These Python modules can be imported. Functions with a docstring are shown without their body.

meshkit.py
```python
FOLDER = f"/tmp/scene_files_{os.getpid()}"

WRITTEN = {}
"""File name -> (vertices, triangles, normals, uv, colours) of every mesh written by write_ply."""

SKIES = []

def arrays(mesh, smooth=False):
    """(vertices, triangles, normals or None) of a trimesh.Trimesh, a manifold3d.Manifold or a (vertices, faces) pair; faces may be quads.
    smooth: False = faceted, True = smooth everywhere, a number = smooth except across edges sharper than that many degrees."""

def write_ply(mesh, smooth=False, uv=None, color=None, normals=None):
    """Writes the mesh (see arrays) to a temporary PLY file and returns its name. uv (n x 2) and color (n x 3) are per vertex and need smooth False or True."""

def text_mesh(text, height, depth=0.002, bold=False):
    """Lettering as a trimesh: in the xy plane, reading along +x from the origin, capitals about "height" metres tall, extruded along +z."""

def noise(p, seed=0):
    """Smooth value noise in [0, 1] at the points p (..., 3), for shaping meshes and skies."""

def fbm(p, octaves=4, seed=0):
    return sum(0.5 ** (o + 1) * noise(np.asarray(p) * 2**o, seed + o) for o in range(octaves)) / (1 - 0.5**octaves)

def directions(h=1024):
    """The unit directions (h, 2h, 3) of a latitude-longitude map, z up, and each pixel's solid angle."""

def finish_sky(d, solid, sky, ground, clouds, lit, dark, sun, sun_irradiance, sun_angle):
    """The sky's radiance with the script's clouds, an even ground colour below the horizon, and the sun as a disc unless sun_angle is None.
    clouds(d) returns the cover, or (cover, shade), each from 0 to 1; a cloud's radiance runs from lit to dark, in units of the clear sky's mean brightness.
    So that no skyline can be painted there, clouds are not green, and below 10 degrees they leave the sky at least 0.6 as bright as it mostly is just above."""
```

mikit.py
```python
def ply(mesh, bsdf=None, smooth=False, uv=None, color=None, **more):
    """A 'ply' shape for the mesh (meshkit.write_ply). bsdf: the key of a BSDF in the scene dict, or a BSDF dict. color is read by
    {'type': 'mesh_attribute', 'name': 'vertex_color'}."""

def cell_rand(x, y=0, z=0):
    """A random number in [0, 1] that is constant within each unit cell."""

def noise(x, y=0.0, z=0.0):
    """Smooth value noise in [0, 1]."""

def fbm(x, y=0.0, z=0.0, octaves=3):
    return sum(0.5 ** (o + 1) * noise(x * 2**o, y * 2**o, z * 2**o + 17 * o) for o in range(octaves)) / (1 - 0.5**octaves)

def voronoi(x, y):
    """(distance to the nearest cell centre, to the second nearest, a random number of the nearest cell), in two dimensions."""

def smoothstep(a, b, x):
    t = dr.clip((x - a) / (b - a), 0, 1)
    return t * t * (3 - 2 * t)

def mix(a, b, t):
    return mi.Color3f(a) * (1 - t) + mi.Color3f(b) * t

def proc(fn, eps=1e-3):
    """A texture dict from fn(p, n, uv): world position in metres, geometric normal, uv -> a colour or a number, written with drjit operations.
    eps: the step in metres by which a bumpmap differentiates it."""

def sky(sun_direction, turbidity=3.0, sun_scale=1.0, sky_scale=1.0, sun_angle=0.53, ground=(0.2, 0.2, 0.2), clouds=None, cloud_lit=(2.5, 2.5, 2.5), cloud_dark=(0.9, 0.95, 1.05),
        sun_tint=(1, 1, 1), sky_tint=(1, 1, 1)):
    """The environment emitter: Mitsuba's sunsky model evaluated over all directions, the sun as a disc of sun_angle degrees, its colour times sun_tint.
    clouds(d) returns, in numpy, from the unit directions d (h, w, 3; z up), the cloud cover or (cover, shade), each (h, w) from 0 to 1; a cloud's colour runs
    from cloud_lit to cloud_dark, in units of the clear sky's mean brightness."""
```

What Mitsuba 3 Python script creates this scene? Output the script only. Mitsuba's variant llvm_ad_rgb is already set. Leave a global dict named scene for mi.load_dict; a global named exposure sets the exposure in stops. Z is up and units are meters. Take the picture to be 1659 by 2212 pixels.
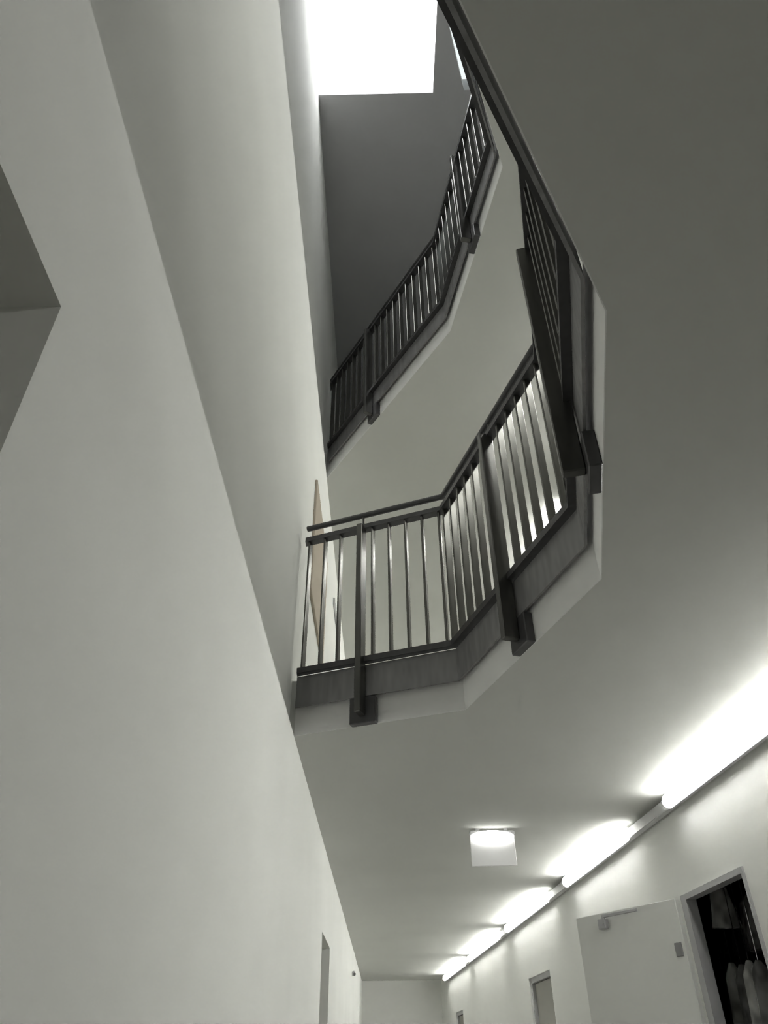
import math
import numpy as np
import trimesh
import shapely.geometry as sg
import mitsuba as mi
import mikit
from mikit import noise, fbm, mix, smoothstep

scene, labels = {"type": "scene"}, {}
EYE = 1.30                       # height of the lens above the floor; the plan below is drawn from the eye (z = 0), then lifted by EYE
exposure = 0.0

# ---------------------------------------------------------------- camera
F_PX, W_PX = 1573.39, 1659.0
FWD, DOWN = np.array([0.003546, 0.794155, 0.607705]), np.array([-0.009202, 0.607709, -0.794107])
T = mi.ScalarTransform4f
scene["camera"] = {
    "type": "perspective", "fov": 2 * math.degrees(math.atan(W_PX / 2 / F_PX)), "fov_axis": "x",
    "near_clip": 0.02, "far_clip": 200.0,
    "to_world": T().look_at(origin=[0, 0, EYE], target=[float(FWD[0]), float(FWD[1]), EYE + float(FWD[2])], up=[float(-x) for x in DOWN]),
}

# ---------------------------------------------------------------- light levels
LAMP, SIGN_LAMP, SIGN_PLATE, SKY, SKY_SIDE = 27.5, 3.2, 0.08, 6.5, 0.78
LAMP_TINT = (1.0, 0.998, 0.955)


def tup(a):
    return tuple(float(x) for x in a)


def rgb(c):
    return {"type": "rgb", "value": [float(x) for x in c]}


def emitter(level, tint=LAMP_TINT):
    return {"type": "area", "radiance": rgb([level * t for t in tint])}


# ---------------------------------------------------------------- materials
def paint(base, amount=0.035, scale=2.2):
    b = np.array(base)

    def fn(p, n, uv):
        t = fbm(p.x * scale, p.y * scale, p.z * scale, octaves=3)
        return mix(tup(b * (1 - amount)), tup(b * (1 + amount)), t)

    return mikit.proc(fn)


def painted(base, rough=0.75):
    return {"type": "twosided", "bsdf": {"type": "principled", "base_color": paint(base), "roughness": rough, "specular": 0.25}}


def plain(base, rough=0.5, metallic=0.0, spec=0.5, **k):
    return {"type": "twosided", "bsdf": {"type": "principled", "base_color": rgb(base), "roughness": rough, "metallic": metallic, "specular": spec, **k}}


def brushed(base, rough, metallic):
    b = np.array(base)

    def fn(p, n, uv):
        return mix(tup(b * 0.8), tup(b * 1.2), fbm(p.x * 40 + p.y * 31, p.z * 9, p.x * 17 - p.y * 23, octaves=2))

    return {"type": "twosided", "bsdf": {"type": "principled", "base_color": mikit.proc(fn), "roughness": rough, "metallic": metallic}}


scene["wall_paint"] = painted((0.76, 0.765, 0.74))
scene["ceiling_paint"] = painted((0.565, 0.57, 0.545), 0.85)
scene["end_paint"] = painted((0.88, 0.885, 0.86))
scene["fascia_paint"] = painted((0.76, 0.76, 0.75), 0.8)
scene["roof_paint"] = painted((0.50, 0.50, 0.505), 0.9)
scene["floor_vinyl"] = painted((0.29, 0.29, 0.275), 0.4)
scene["door_paint"] = plain((0.70, 0.705, 0.68), 0.6)
scene["grey_door"] = plain((0.30, 0.295, 0.265), 0.5)
scene["frame_grey"] = plain((0.40, 0.40, 0.41), 0.4)
scene["dark_grey"] = plain((0.10, 0.10, 0.10), 0.5)
scene["steel_sheet"] = brushed((0.20, 0.20, 0.202), 0.45, 0.3)
scene["steel_dark"] = brushed((0.055, 0.055, 0.057), 0.38, 0.4)
scene["steel_bar"] = brushed((0.11, 0.11, 0.102), 0.22, 0.85)
scene["chrome"] = brushed((0.62, 0.62, 0.62), 0.2, 1.0)
scene["white_enamel"] = plain((0.55, 0.55, 0.56), 0.4)
scene["opal"] = plain((0.8, 0.8, 0.8), 0.4)
scene["tan_board"] = painted((0.40, 0.35, 0.285), 0.7)
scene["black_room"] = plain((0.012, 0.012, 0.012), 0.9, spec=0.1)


def cloth(base):
    b = np.array(base)

    def fn(p, n, uv):
        return mix(tup(b * 0.35), tup(b * 1.3), smoothstep(0.3, 0.72, fbm(p.x * 13, p.y * 13, p.z * 7, octaves=3)))

    return {"type": "twosided", "bsdf": {"type": "principled", "base_color": mikit.proc(fn), "roughness": 0.9, "specular": 0.1}}


scene["black_cloth"] = cloth((0.012, 0.012, 0.012))
scene["grey_cloth"] = cloth((0.30, 0.30, 0.30))
scene["pale_cloth"] = cloth((0.80, 0.80, 0.78))


# ---------------------------------------------------------------- helpers
def cat(*ms):
    return trimesh.util.concatenate([m for m in ms])


def prism(poly, z0, z1):
    m = trimesh.creation.extrude_polygon(poly, z1 - z0, engine="earcut")
    m.apply_translation([0, 0, z0])
    return m


def box(x0, x1, y0, y1, z0, z1):
    m = trimesh.creation.box([x1 - x0, y1 - y0, z1 - z0])
    m.apply_translation([(x0 + x1) / 2, (y0 + y1) / 2, (z0 + z1) / 2])
    return m


def rbox(sx, sy, sz, r=0.004):
    """a box about the origin with chamfered edges"""
    v = []
    for a in (-1, 1):
        for b in (-1, 1):
            for c in (-1, 1):
                for k in range(3):
                    d = np.array([sx / 2 - r, sy / 2 - r, sz / 2 - r])
                    d[k] += r
                    v.append(d * [a, b, c])
    return trimesh.convex.convex_hull(np.array(v))


def frame_matrix(o, ex, ey, ez):
    m = np.eye(4)
    m[:3, 0], m[:3, 1], m[:3, 2], m[:3, 3] = ex, ey, ez, o
    return m


def put(m, mat):
    m = m.copy()
    m.apply_transform(mat)
    return m


def tube(p, q, r, n=14, caps=True):
    return trimesh.creation.cylinder(radius=r, segment=[p, q], sections=n)


def key_free(k):
    if k not in scene and not any(s.startswith(k + "__") for s in scene):
        return k
    i = 1
    while True:
        c = f"{k}_{i:03d}"
        if c not in scene and not any(s.startswith(c + "__") for s in scene):
            return c
        i += 1


def obj(name, mesh, bsdf, parent=None, smooth=False, **more):
    k = key_free(f"{parent}__{name}" if parent else name)
    m = mesh.copy()
    m.apply_translation([0, 0, EYE])
    scene[k] = mikit.ply(m, bsdf, smooth=smooth, **more)
    return k


def tag(k, label, category, group=None):
    labels[k] = {"label": label, "category": category}
    if group:
        labels[k]["group"] = group
    return k


def struct(k, label=None):
    labels[k] = {"kind": "structure"}
    if label:
        labels[k]["label"] = label
    return k


# ---------------------------------------------------------------- the plan (metres from the eye)
Z_FLOOR, Z1, Z2, Z3 = -EYE, 1.35, 4.20, 6.75          # floor, undersides of the two slabs with a void, underside of the roof
SLAB = 0.30
XL1, XL2, XL3 = -0.455, -0.485, -0.515                # the left wall steps back a little at each storey
Y_BACK, Y_END = -5.0, 16.55
WR0, WRK = 2.10, -0.0632                              # right wall: x = WR0 + WRK * y
WD = np.array([WRK, 1.0, 0]) / math.hypot(WRK, 1.0)   # along the right wall
WN = np.array([-WD[1], WD[0], 0])                     # from the right wall into the corridor
WL = math.hypot(WRK, 1.0)


def xr(y):
    return WR0 + WRK * y


def R(y, off, z):
    """a point at the right wall beside y, off metres into the corridor"""
    return np.array([xr(y), y, 0.0]) + WN * off + np.array([0, 0, z])


def on_right(mesh):
    """a mesh drawn with x along the right wall, y = height, z = into the corridor"""
    return put(mesh, frame_matrix([WR0, 0, 0], WD, [0, 0, 1], WN))


VOID2 = [(-0.455, 3.631), (0.389, 3.311), (0.762, 2.158), (0.508, 1.028), (0.130, 0.426), (-0.08, 0.16), (-0.455, -0.06)]
VOID3 = [(-0.485, 4.985), (0.503, 3.360), (0.728, 2.165), (0.548, 1.732), (0.30, 1.15), (-0.485, 0.60)]

# ---------------------------------------------------------------- the setting
def mitred(line, off):
    """the line moved off metres into the void, corners mitred"""
    pts = [np.array(q, float) for q in line]
    c = np.mean(pts, axis=0)
    segs = []
    for a, b in zip(pts, pts[1:]):
        t = (b - a) / np.linalg.norm(b - a)
        n = np.array([t[1], -t[0]])
        if n @ (c - a) < 0:
            n = -n
        segs.append((a + n * off, t))
    x0 = pts[0][0]
    out = []
    a, t = segs[0]
    out.append(a + t * ((pts[0][0] - a[0]) / t[0]) if abs(t[0]) > 0.2 else a)
    for (a, t), (b, u) in zip(segs, segs[1:]):
        s = np.linalg.solve(np.stack([t, -u], 1), b - a)
        out.append(a + t * s[0])
    a, t = segs[-1]
    out.append(a + t * ((pts[-1][0] - a[0]) / t[0]))
    return out


outer = [(-0.9, Y_BACK), (xr(Y_BACK) + 0.2, Y_BACK), (xr(Y_END) + 0.2, Y_END), (-0.9, Y_END)]
struct(obj("floor", prism(sg.Polygon(outer), Z_FLOOR - 0.1, Z_FLOOR), "floor_vinyl"))


def slab(void, xl, z, z1):
    o = sg.Polygon([(xl, Y_BACK), (xr(Y_BACK), Y_BACK), (xr(Y_END), Y_END), (xl, Y_END)])
    v = mitred(void, -0.003)
    hole = sg.Polygon([(xl - 0.1, v[0][1])] + v + [(xl - 0.1, v[-1][1])])
    k = obj("ceiling", prism(o.difference(hole), z, z1), "ceiling_paint")
    w = mitred(void, 0.0)
    for i in range(len(v) - 1):
        obj("fascia", prism(sg.Polygon([v[i], v[i + 1], w[i + 1], w[i]]), z, z1), "fascia_paint", k)
    return struct(k)


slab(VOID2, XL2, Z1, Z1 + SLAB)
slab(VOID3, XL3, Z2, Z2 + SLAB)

# roof with two skylight openings
SKY_A = sg.Polygon([(-0.60, 1.35), (0.483, 1.35), (0.482, 2.82), (-0.60, 2.835)])
SKY_B = sg.Polygon([(0.525, 2.13), (0.75, 2.80), (1.25, 2.79), (1.25, 2.13)])
roof = sg.Polygon([(-0.85, Y_BACK), (xr(Y_BACK) + 0.15, Y_BACK), (xr(Y_END) + 0.15, Y_END), (-0.85, Y_END)])
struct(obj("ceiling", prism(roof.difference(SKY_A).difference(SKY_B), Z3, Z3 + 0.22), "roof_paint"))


def wall_left(openings, x, z0, z1, t=0.30):
    p = sg.box(Y_BACK, z0, Y_END, z1)
    for o in openings:
        p = p.difference(sg.box(*o))
    m = prism(p, 0, t)
    return put(m, frame_matrix([x, 0, 0], [0, 1, 0], [0, 0, 1], [1, 0, 0]) @ trimesh.transformations.translation_matrix([0, 0, -t]))


NEAR_DOOR = (-0.30, Z_FLOOR - 1, 0.647, 0.870)
FAR_DOOR = (6.02, Z_FLOOR - 1, 6.90, 0.793)
struct(obj("wall_left", wall_left([NEAR_DOOR, FAR_DOOR], XL1, Z_FLOOR, Z1), "wall_paint"))
struct(obj("wall_left", wall_left([], XL2, Z1, Z2), "wall_paint"))
struct(obj("wall_left", wall_left([], XL3, Z2, Z3), "wall_paint"))

# right wall with three doorways
D1 = (4.085 * WL, 4.903 * WL, 0.812)
D2 = (8.255 * WL, 9.170 * WL, 0.750)
D3 = (13.96 * WL, 14.75 * WL, 0.740)
p = sg.box(Y_BACK * WL, Z_FLOOR, Y_END * WL, Z1)
for d in (D1, D2, D3):
    p = p.difference(sg.box(d[0], Z_FLOOR - 1, d[1], d[2]))
T_R = 0.05
struct(obj("wall_right", put(prism(p, -T_R, 0), frame_matrix([WR0, 0, 0], WD, [0, 0, 1], WN)), "wall_paint"))
for z0, z1 in ((Z1, Z2), (Z2, Z3)):
    struct(obj("wall_right", on_right(prism(sg.box(Y_BACK * WL, z0, Y_END * WL, z1), -T_R, 0)), "wall_paint"))
for z0, z1 in ((Z_FLOOR, Z1), (Z1, Z2), (Z2, Z3)):
    struct(obj("wall_end", box(-0.9, xr(Y_END) + 0.25, Y_END, Y_END + 0.15, z0, z1), "end_paint"))
struct(obj("wall_back", box(-0.9, xr(Y_BACK) + 0.25, Y_BACK - 0.15, Y_BACK, Z_FLOOR, Z3), "wall_paint"))


# ---------------------------------------------------------------- doors of the corridor
def frame_mesh(s0, s1, z1, t, d0, d1):
    """three-sided frame inside an opening: x along, y up, z depth d0..d1"""
    o = sg.box(s0, Z_FLOOR, s1, z1).difference(sg.box(s0 + t, Z_FLOOR - 1, s1 - t, z1 - t))
    return prism(o, d0, d1)


def lever(s, z, d):
    m = cat(put(trimesh.creation.cylinder(radius=0.024, height=0.012, sections=20), trimesh.transformations.translation_matrix([s, z, d + 0.006])),
            put(rbox(0.016, 0.016, 0.05, 0.004), trimesh.transformations.translation_matrix([s, z, d + 0.03])),
            put(rbox(0.12, 0.018, 0.014, 0.004), trimesh.transformations.translation_matrix([s + 0.05, z, d + 0.055])))
    return m


def recessed_door(name, s0, s1, z1, place, depth, leaf_mat, frame_mat, label):
    k = key_free(name)
    obj("frame", place(frame_mesh(s0, s1, z1, 0.045, -depth - 0.02, -depth + 0.05)), frame_mat, k)
    leaf = put(rbox(s1 - s0 - 0.094, z1 - Z_FLOOR - 0.055, 0.04, 0.004),
               trimesh.transformations.translation_matrix([(s0 + s1) / 2, (z1 + Z_FLOOR) / 2 - 0.0225, -depth]))
    lf = obj("leaf", place(leaf), leaf_mat, k)
    obj("handle", place(lever(s0 + 0.12, Z_FLOOR + 1.0, -depth + 0.02)), "chrome", lf)
    struct(k, label)
    return k


def on_left(m):
    """x along the left wall, y up, z into the corridor"""
    m = put(m, frame_matrix([XL1, 0, 0], [0, 1, 0], [0, 0, 1], [1, 0, 0]))
    return m


recessed_door("door_2", D2[0], D2[1], D2[2], on_right, 0.07, "grey_door", "frame_grey", "grey door recessed in the lamp wall, second doorway along")
recessed_door("door_3", D3[0], D3[1], D3[2], on_right, 0.07, "grey_door", "frame_grey", "small distant grey door in the lamp wall near the corridor end")
recessed_door("door_4", FAR_DOOR[0], FAR_DOOR[2], FAR_DOOR[3], on_left, 0.22, "grey_door", "frame_grey", "deep-set grey door far along the bare wall without lamps")
recessed_door("door_5", NEAR_DOOR[0], NEAR_DOOR[2], NEAR_DOOR[3], on_left, 0.25, "grey_door", "frame_grey", "near doorway cut deep into the bare wall")

# the dark doorway with its leaf swung open into the corridor
k = "door_1"
obj("frame", on_right(cat(
    prism(sg.box(D1[1] - 0.075, Z_FLOOR, D1[1], D1[2]), -0.05, 0.012),
    prism(sg.box(D1[0], D1[2] - 0.03, D1[1] - 0.075, D1[2]), -0.05, 0.012),
    prism(sg.box(D1[0], Z_FLOOR, D1[0] + 0.02, D1[2] - 0.03), -0.05, 0.012))), "frame_grey", k)
H0, H1 = R(4.915, 0.03, 0), np.array([1.31, 5.615, 0])
ld = (H1 - H0) / np.linalg.norm(H1 - H0)
ln = np.array([ld[1], -ld[0], 0])
if ln @ (-H0) < 0:
    ln = -ln
LEAF_L = np.linalg.norm(H1 - H0)


def on_leaf(m):
    return put(m, frame_matrix(H0, ld, [0, 0, 1], ln))


lf = obj("leaf", on_leaf(put(rbox(LEAF_L, D1[2] - Z_FLOOR - 0.02, 0.04, 0.004), trimesh.transformations.translation_matrix([LEAF_L / 2, (D1[2] + Z_FLOOR) / 2, 0]))), "door_paint", k)
tm = trimesh.transformations.translation_matrix
cl = cat(put(rbox(0.07, 0.06, 0.035, 0.006), tm([0.58, 0.735, 0.038])),
         put(rbox(0.30, 0.018, 0.012, 0.003), tm([0.42, 0.775, 0.055])),
         put(rbox(0.02, 0.05, 0.02, 0.003), tm([0.56, 0.755, 0.05])))
obj("closer_arm", on_leaf(cl), "frame_grey", lf)
for z in (0.54, -0.4):
    obj("hinge", on_leaf(put(rbox(0.05, 0.07, 0.012, 0.003), tm([0.045, z, 0.022]))), "steel_sheet", lf)
obj("handle", on_leaf(lever(LEAF_L - 0.16, Z_FLOOR + 1.0, 0.02)), "chrome", lf)
struct(k, "doorway into a dark room, its pale leaf swung open into the corridor")

# the dark room behind it
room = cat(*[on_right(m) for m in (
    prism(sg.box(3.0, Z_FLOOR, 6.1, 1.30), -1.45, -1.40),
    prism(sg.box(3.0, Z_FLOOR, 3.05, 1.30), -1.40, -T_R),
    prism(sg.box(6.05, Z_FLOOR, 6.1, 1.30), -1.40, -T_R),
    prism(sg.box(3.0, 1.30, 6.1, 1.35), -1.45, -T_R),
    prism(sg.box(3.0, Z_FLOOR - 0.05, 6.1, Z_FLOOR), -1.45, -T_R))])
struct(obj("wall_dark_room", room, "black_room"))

# clothes hanging in the dark room
rail_z, rail_d = 0.98, -0.30
for dd, said in ((-0.30, "dark rail nearest the dark doorway, carrying the narrow pale strips"), (-0.52, "dark rail deeper in the dark room, carrying the black coats")):
    tag(obj("clothes_rail", on_right(put(trimesh.creation.cylinder(radius=0.014, height=2.9, sections=12), frame_matrix([4.55, rail_z, dd], [0, 0, 1], [0, 1, 0], [-1, 0, 0]))), "steel_dark", smooth=40), said, "rail")


def garment(s, top, bottom, w, mat, label, seed, name="hanging_coat", rail_d=-0.52):
    rng = np.random.default_rng(seed)
    nz, na = 26, 28
    v, f = [], []
    ph = rng.uniform(0, 6, 4)
    for i in range(nz):
        t = i / (nz - 1)
        z = top + (bottom - top) * t
        ww = w * (0.16 + 0.84 * min(1, t / 0.10) ** 0.6) * (1 + 0.10 * t)
        dd = 0.05 * (0.3 + 0.7 * min(1, t / 0.15)) + 0.03 * t
        for j in range(na):
            a = 2 * math.pi * j / na
            fold = 1 + 0.16 * t * math.sin(5 * a + ph[0]) + 0.10 * t * math.sin(9 * a + ph[1])
            v.append([s + ww / 2 * math.cos(a) * (1 + 0.04 * math.sin(7 * t + ph[2])), z, rail_d + dd * math.sin(a) * fold])
    for i in range(nz - 1):
        for j in range(na):
            a, b = i * na + j, i * na + (j + 1) % na
            f += [[a, b, b + na], [a, b + na, a + na]]
    v += [[s, top, rail_d], [s, bottom, rail_d]]
    c0, c1 = len(v) - 2, len(v) - 1
    for j in range(na):
        f += [[c0, (j + 1) % na, j], [c1, (nz - 1) * na + j, (nz - 1) * na + (j + 1) % na]]
    kk = key_free(name)
    obj("body", on_right(trimesh.Trimesh(v, f, process=False)), mat, kk, smooth=True)
    n, pts = 10, []
    for i in range(n + 1):
        a = math.pi * 1.35 * i / n - 0.5
        pts.append(np.array([s + 0.0, rail_z + 0.028 * math.sin(a) - 0.0, rail_d + 0.024 * math.cos(a)]))
    pts = [np.array([s, top - 0.01, rail_d])] + pts[::-1]
    obj("hanger_hook", on_right(cat(*[tube(pts[i], pts[i + 1], 0.003, 6) for i in range(len(pts) - 1)])), "chrome", kk)
    return tag(kk, label, "coat")


garment(5.62, 0.945, -0.55, 0.16, "black_cloth", "black coat hanging nearest the hinge side of the dark doorway", 3)
garment(5.40, 0.94, -0.30, 0.16, "black_cloth", "black coat hanging second from the hinge side of the dark doorway", 7)
garment(5.10, 0.86, 0.55, 0.26, "grey_cloth", "short grey jacket hanging deep in the dark doorway beside the black coats", 9, "hanging_jacket")
for s_, top, bottom, w_, m_, said, seed in (
        (5.05, 0.925, 0.66, 0.036, "pale_cloth", "short strip of cloth hanging alone at the top of the dark doorway", 5),
        (5.12, 0.49, 0.0, 0.036, "pale_cloth", "long pale strip of cloth hanging low in the dark doorway, nearest the hinges", 11),
        (5.00, 0.47, 0.0, 0.026, "grey_cloth", "thin grey strip of cloth hanging low in the dark doorway, between two pale ones", 12),
        (4.90, 0.48, 0.0, 0.045, "pale_cloth", "broad pale strip of cloth hanging low in the middle of the dark doorway", 13),
        (4.79, 0.47, 0.1, 0.030, "grey_cloth", "grey strip of cloth hanging low at the near edge of the dark doorway", 14)):
    garment(s_, top, bottom, w_, m_, said, seed, "hanging_scarf", -0.30)


# ---------------------------------------------------------------- balustrades round the two voids
def seg_frame(line, i):
    a, b = (np.array(line[j], float) for j in (i, i + 1))
    L = np.linalg.norm(b - a)
    t = (b - a) / L
    n = np.array([t[1], -t[0]])
    if n @ (np.mean(line, axis=0) - a) < 0:
        n = -n
    return a, t, n, L


def balustrade(line, z, hs, posts, wall_x, label, spacing=0.1):
    k = key_free("balustrade")
    H = lambda v: z + v * hs

    def strips(name, o0, o1, h0, h1, mat):
        p0, p1 = mitred(line, o0), mitred(line, o1)
        for i in range(len(line) - 1):
            q = sg.Polygon([p0[i], p0[i + 1], p1[i + 1], p1[i]])
            obj(name, prism(q, H(h0), H(h1)), mat, k)

    strips("kick_plate", 0.022, 0.032, 0.137, 0.305, "steel_sheet")
    strips("bottom_rail", 0.025, 0.063, 0.312, 0.342, "steel_dark")
    strips("top_rail", 0.025, 0.075, 1.150, 1.178, "steel_dark")
    hp = mitred(line, 0.045)
    hp = [np.array([*q, H(1.265)]) for q in hp]
    hp[0][0] += 0.006
    hp[-1][0] += 0.006
    obj("handrail", cat(*[tube(a, b, 0.017, 16) for a, b in zip(hp, hp[1:])], *[put(trimesh.creation.icosphere(2, 0.017), tm(q)) for q in hp[1:-1]]), "steel_dark", k, smooth=40)
    for i in range(len(line) - 1):
        a, t, n, L = seg_frame(line, i)
        mine = [s for j, s in posts if j == i]
        m = max(2, round(L / spacing))
        for j in range(m):
            s = (j + 0.5) * L / m
            if any(abs(s - q) < 0.048 for q in mine):
                continue
            c = a + t * s + n * 0.047
            if c[0] < wall_x + 0.02:
                continue
            bar = put(rbox(0.013, 0.036, (1.150 - 0.342) * hs, 0.003), frame_matrix([c[0], c[1], H((1.150 + 0.342) / 2)], [*t, 0], [*n, 0], [0, 0, 1]))
            obj("baluster", bar, "steel_bar", k)
        for s in mine:
            c = a + t * s + n * 0.075
            pm = put(rbox(0.034, 0.07, (1.165 - 0.03) * hs, 0.004), frame_matrix([c[0], c[1], H((1.165 + 0.03) / 2)], [*t, 0], [*n, 0], [0, 0, 1]))
            pk = obj("post", pm, "steel_post", k)
            c = a + t * s + n * 0.045
            obj("stub", tube([*c, H(1.15)], [*c, H(1.26)], 0.006, 10), "steel_post", pk)
            c = a + t * s + n * 0.020
            bm = put(rbox(0.138, 0.040, 0.136, 0.004), frame_matrix([c[0], c[1], H(0.064)], [*t, 0], [*n, 0], [0, 0, 1]))
            bk = obj("bracket", bm, "steel_dark", pk)
            labels[bk] = {"label": "dark square fixing plate"}
    tag(k, label, "railing")
    return k


scene["steel_post"] = brushed((0.095, 0.095, 0.09), 0.24, 0.7)
balustrade(VOID2, Z1, 1.0, [(0, 0.390), (1, 0.655), (2, 0.56), (4, 0.16), (5, 0.25)], XL2, "large faceted steel balustrade round the lower ceiling opening, with vertical flat bars")
balustrade(VOID3, Z2, 0.93, [(0, 0.86), (1, 0.70), (4, 0.50)], XL3, "dim dark balustrade round the upper opening, below the skylight")


# ---------------------------------------------------------------- lamps along the right wall
def lamp(y0, y1, z, label, group=None, level=LAMP):
    k = key_free("tube_lamp")
    off, r, zc = 0.066, 0.044, z - 0.064
    a, b = R(y0, off, zc), R(y1, off, zc)
    d = (b - a) / np.linalg.norm(b - a)
    L = np.linalg.norm(b - a)
    # half-round opal cover with rounded ends, its flat back on the rail
    prof = [(r * math.sin(q), r - r * math.cos(q)) for q in np.linspace(0.02, math.pi / 2, 7)]
    prof += [(r * math.cos(q), L - r + r * math.sin(q)) for q in np.linspace(0, math.pi / 2 - 0.02, 7)]
    n, v, f = 12, [], []
    for i in range(n + 1):
        q = math.pi * i / n
        for rr, u in prof:
            v.append(a + d * u + np.array([0, 0, 1.0]) * rr * math.cos(q) + WN * rr * math.sin(q))
    w = len(prof)
    for i in range(n):
        for j in range(w - 1):
            f.append([i * w + j, i * w + j + 1, (i + 1) * w + j + 1, (i + 1) * w + j])
    shell = trimesh.Trimesh(np.array(v), np.vstack([np.array(f)[:, [0, 1, 2]], np.array(f)[:, [0, 2, 3]]]), process=False)
    mid = shell.triangles_center - (a + b) / 2
    if np.sum(mid @ WN * (shell.face_normals @ WN)) < 0:
        shell.invert()
    obj("diffuser", shell, "opal", k, smooth=50, emitter=emitter(level))
    tag(k, label, "lamp", group)
    return k


def trunking(y0, y1, z, label):
    m = put(rbox((y1 - y0) * WL, 0.066, 0.046, 0.004), frame_matrix(R((y0 + y1) / 2, 0.042, z - 0.064), WD, [0, 0, 1], WN))
    k = key_free("lamp_rail")
    obj("channel", m, "white_enamel", k)
    y = y0 + 0.5
    while y < y1:
        obj("bracket", put(rbox(0.03, 0.03, 0.018, 0.002), frame_matrix(R(y, 0.0095, z - 0.064), WD, [0, 0, 1], WN)), "white_enamel", k)
        y += 2.3
    return tag(k, label, "lamp rail")


TUBES = [(-2.8, -1.2), (1.70, 4.66), (5.36, 7.06), (7.67, 9.72), (10.14, 12.58), (12.92, 15.44)]
SAID = ["tube lamp on the near stretch of the lamp rail, by the back wall", "brightest and nearest tube lamp, above the dark doorway", "tube lamp above the open pale door leaf",
        "tube lamp in the middle of the row, third in view from the near end", "tube lamp second from the far end of the corridor", "farthest tube lamp, by the end wall of the corridor"]
for (a, b), s in zip(TUBES, SAID):
    lamp(a, b, Z1, s, level=LAMP * (1.0 if b < 7.5 else 1.9 / (b - a)))
trunking(-4.9, 15.6, Z1, "pale grey rail that carries the tube lamps along the top of the wall")
for a, b in [TUBES[0], (0.30, 1.95), (2.70, 4.66)] + TUBES[2:]:
    lamp(a, b, Z2, "tube lamp of the upper corridor, hidden behind the opening's edge", "upper corridor lamps", 0.97 * LAMP)
trunking(-4.9, 15.6, Z2, "grey rail that carries the lamps of the upper corridor")

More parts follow.
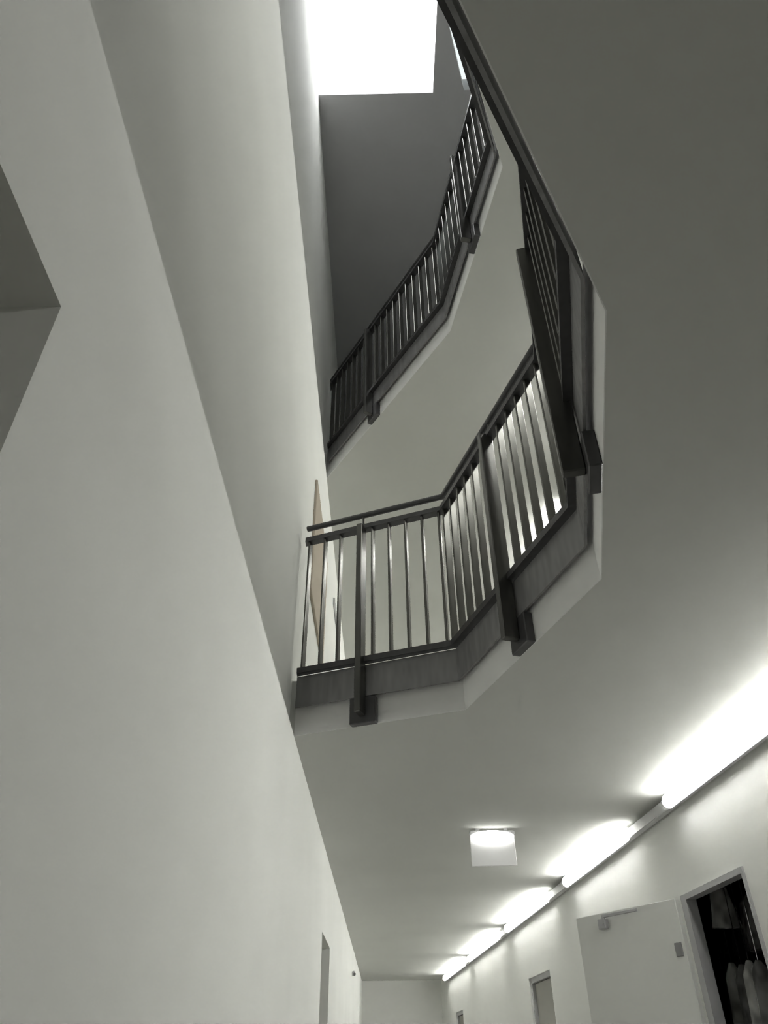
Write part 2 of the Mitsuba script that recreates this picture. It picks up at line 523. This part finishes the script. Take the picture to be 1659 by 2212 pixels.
# ---------------------------------------------------------------- luminous sign under the ceiling
k = key_free("ceiling_sign")
SX0, SX1, SY = 0.600, 0.918, 5.474
obj("housing", put(rbox(SX1 - SX0, 0.05, 0.030, 0.006), tm([(SX0 + SX1) / 2, SY + 0.005, Z1 - 0.032])), "white_enamel", k)
for x in (SX0 + 0.06, SX1 - 0.06):
    obj("stem", box(x - 0.012, x + 0.012, SY - 0.006, SY + 0.012, Z1 - 0.018, Z1), "white_enamel", k)
lens = trimesh.creation.icosphere(3, 1.0)
lens.apply_scale([(SX1 - SX0) / 2 * 0.97, 0.030, 0.042])
lens.apply_translation([(SX0 + SX1) / 2, SY - 0.020, Z1 - 0.058])
obj("lamp", lens, "opal", k, smooth=True, emitter=emitter(SIGN_LAMP))
obj("panel", put(rbox(SX1 - SX0 - 0.004, 0.012, 0.195, 0.003), tm([(SX0 + SX1) / 2, SY + 0.008, Z1 - 0.145])), "opal", k, emitter=emitter(SIGN_PLATE))
tag(k, "small square glowing sign with a bright lamp on top, hanging from the corridor ceiling", "sign")

# ---------------------------------------------------------------- skylights
k = key_free("skylight")
pa = prism(SKY_A.buffer(0.02, join_style=2), Z3 + 0.22, Z3 + 0.24)
obj("pane", pa, "opal", k, emitter=emitter(SKY, (0.985, 1.0, 0.995)))
tag(k, "large bright white rectangular skylight beside the tall wall", "skylight")
k = key_free("skylight")
obj("pane", prism(SKY_B.buffer(0.02, join_style=2), Z3 + 0.22, Z3 + 0.24), "opal", k, emitter=emitter(SKY_SIDE, (0.90, 1.0, 0.985)))
tag(k, "narrow slanted pale cyan strip of skylight squeezed beside the dark balustrade", "skylight")

# ---------------------------------------------------------------- small things on the walls
k = key_free("notice_board")
obj("board", put(rbox(0.018, 1.12, 0.94, 0.003), tm([XL2 + 0.010, 4.68, 2.99])), "tan_board", k)
tag(k, "tan wooden board on the upper wall, seen edge-on behind the balustrade bars", "board")
tag(obj("wall_plaque", put(rbox(0.015, 0.62, 0.085, 0.004), tm([XL2 + 0.009, 6.56, 3.68])), "frame_grey"), "small grey plaque high on the upper wall beyond the tan board", "plaque")
k = key_free("wall_sensor")
obj("housing", put(rbox(0.035, 0.10, 0.055, 0.008), tm([XL1 + 0.0178, 11.70, 1.04])), "frame_grey", k)
obj("lens", put(trimesh.creation.icosphere(2, 0.018), tm([XL1 + 0.032, 11.66, 1.03])), "dark_grey", k, smooth=True)
tag(k, "tiny grey sensor on the bare wall near the corridor's end", "sensor")
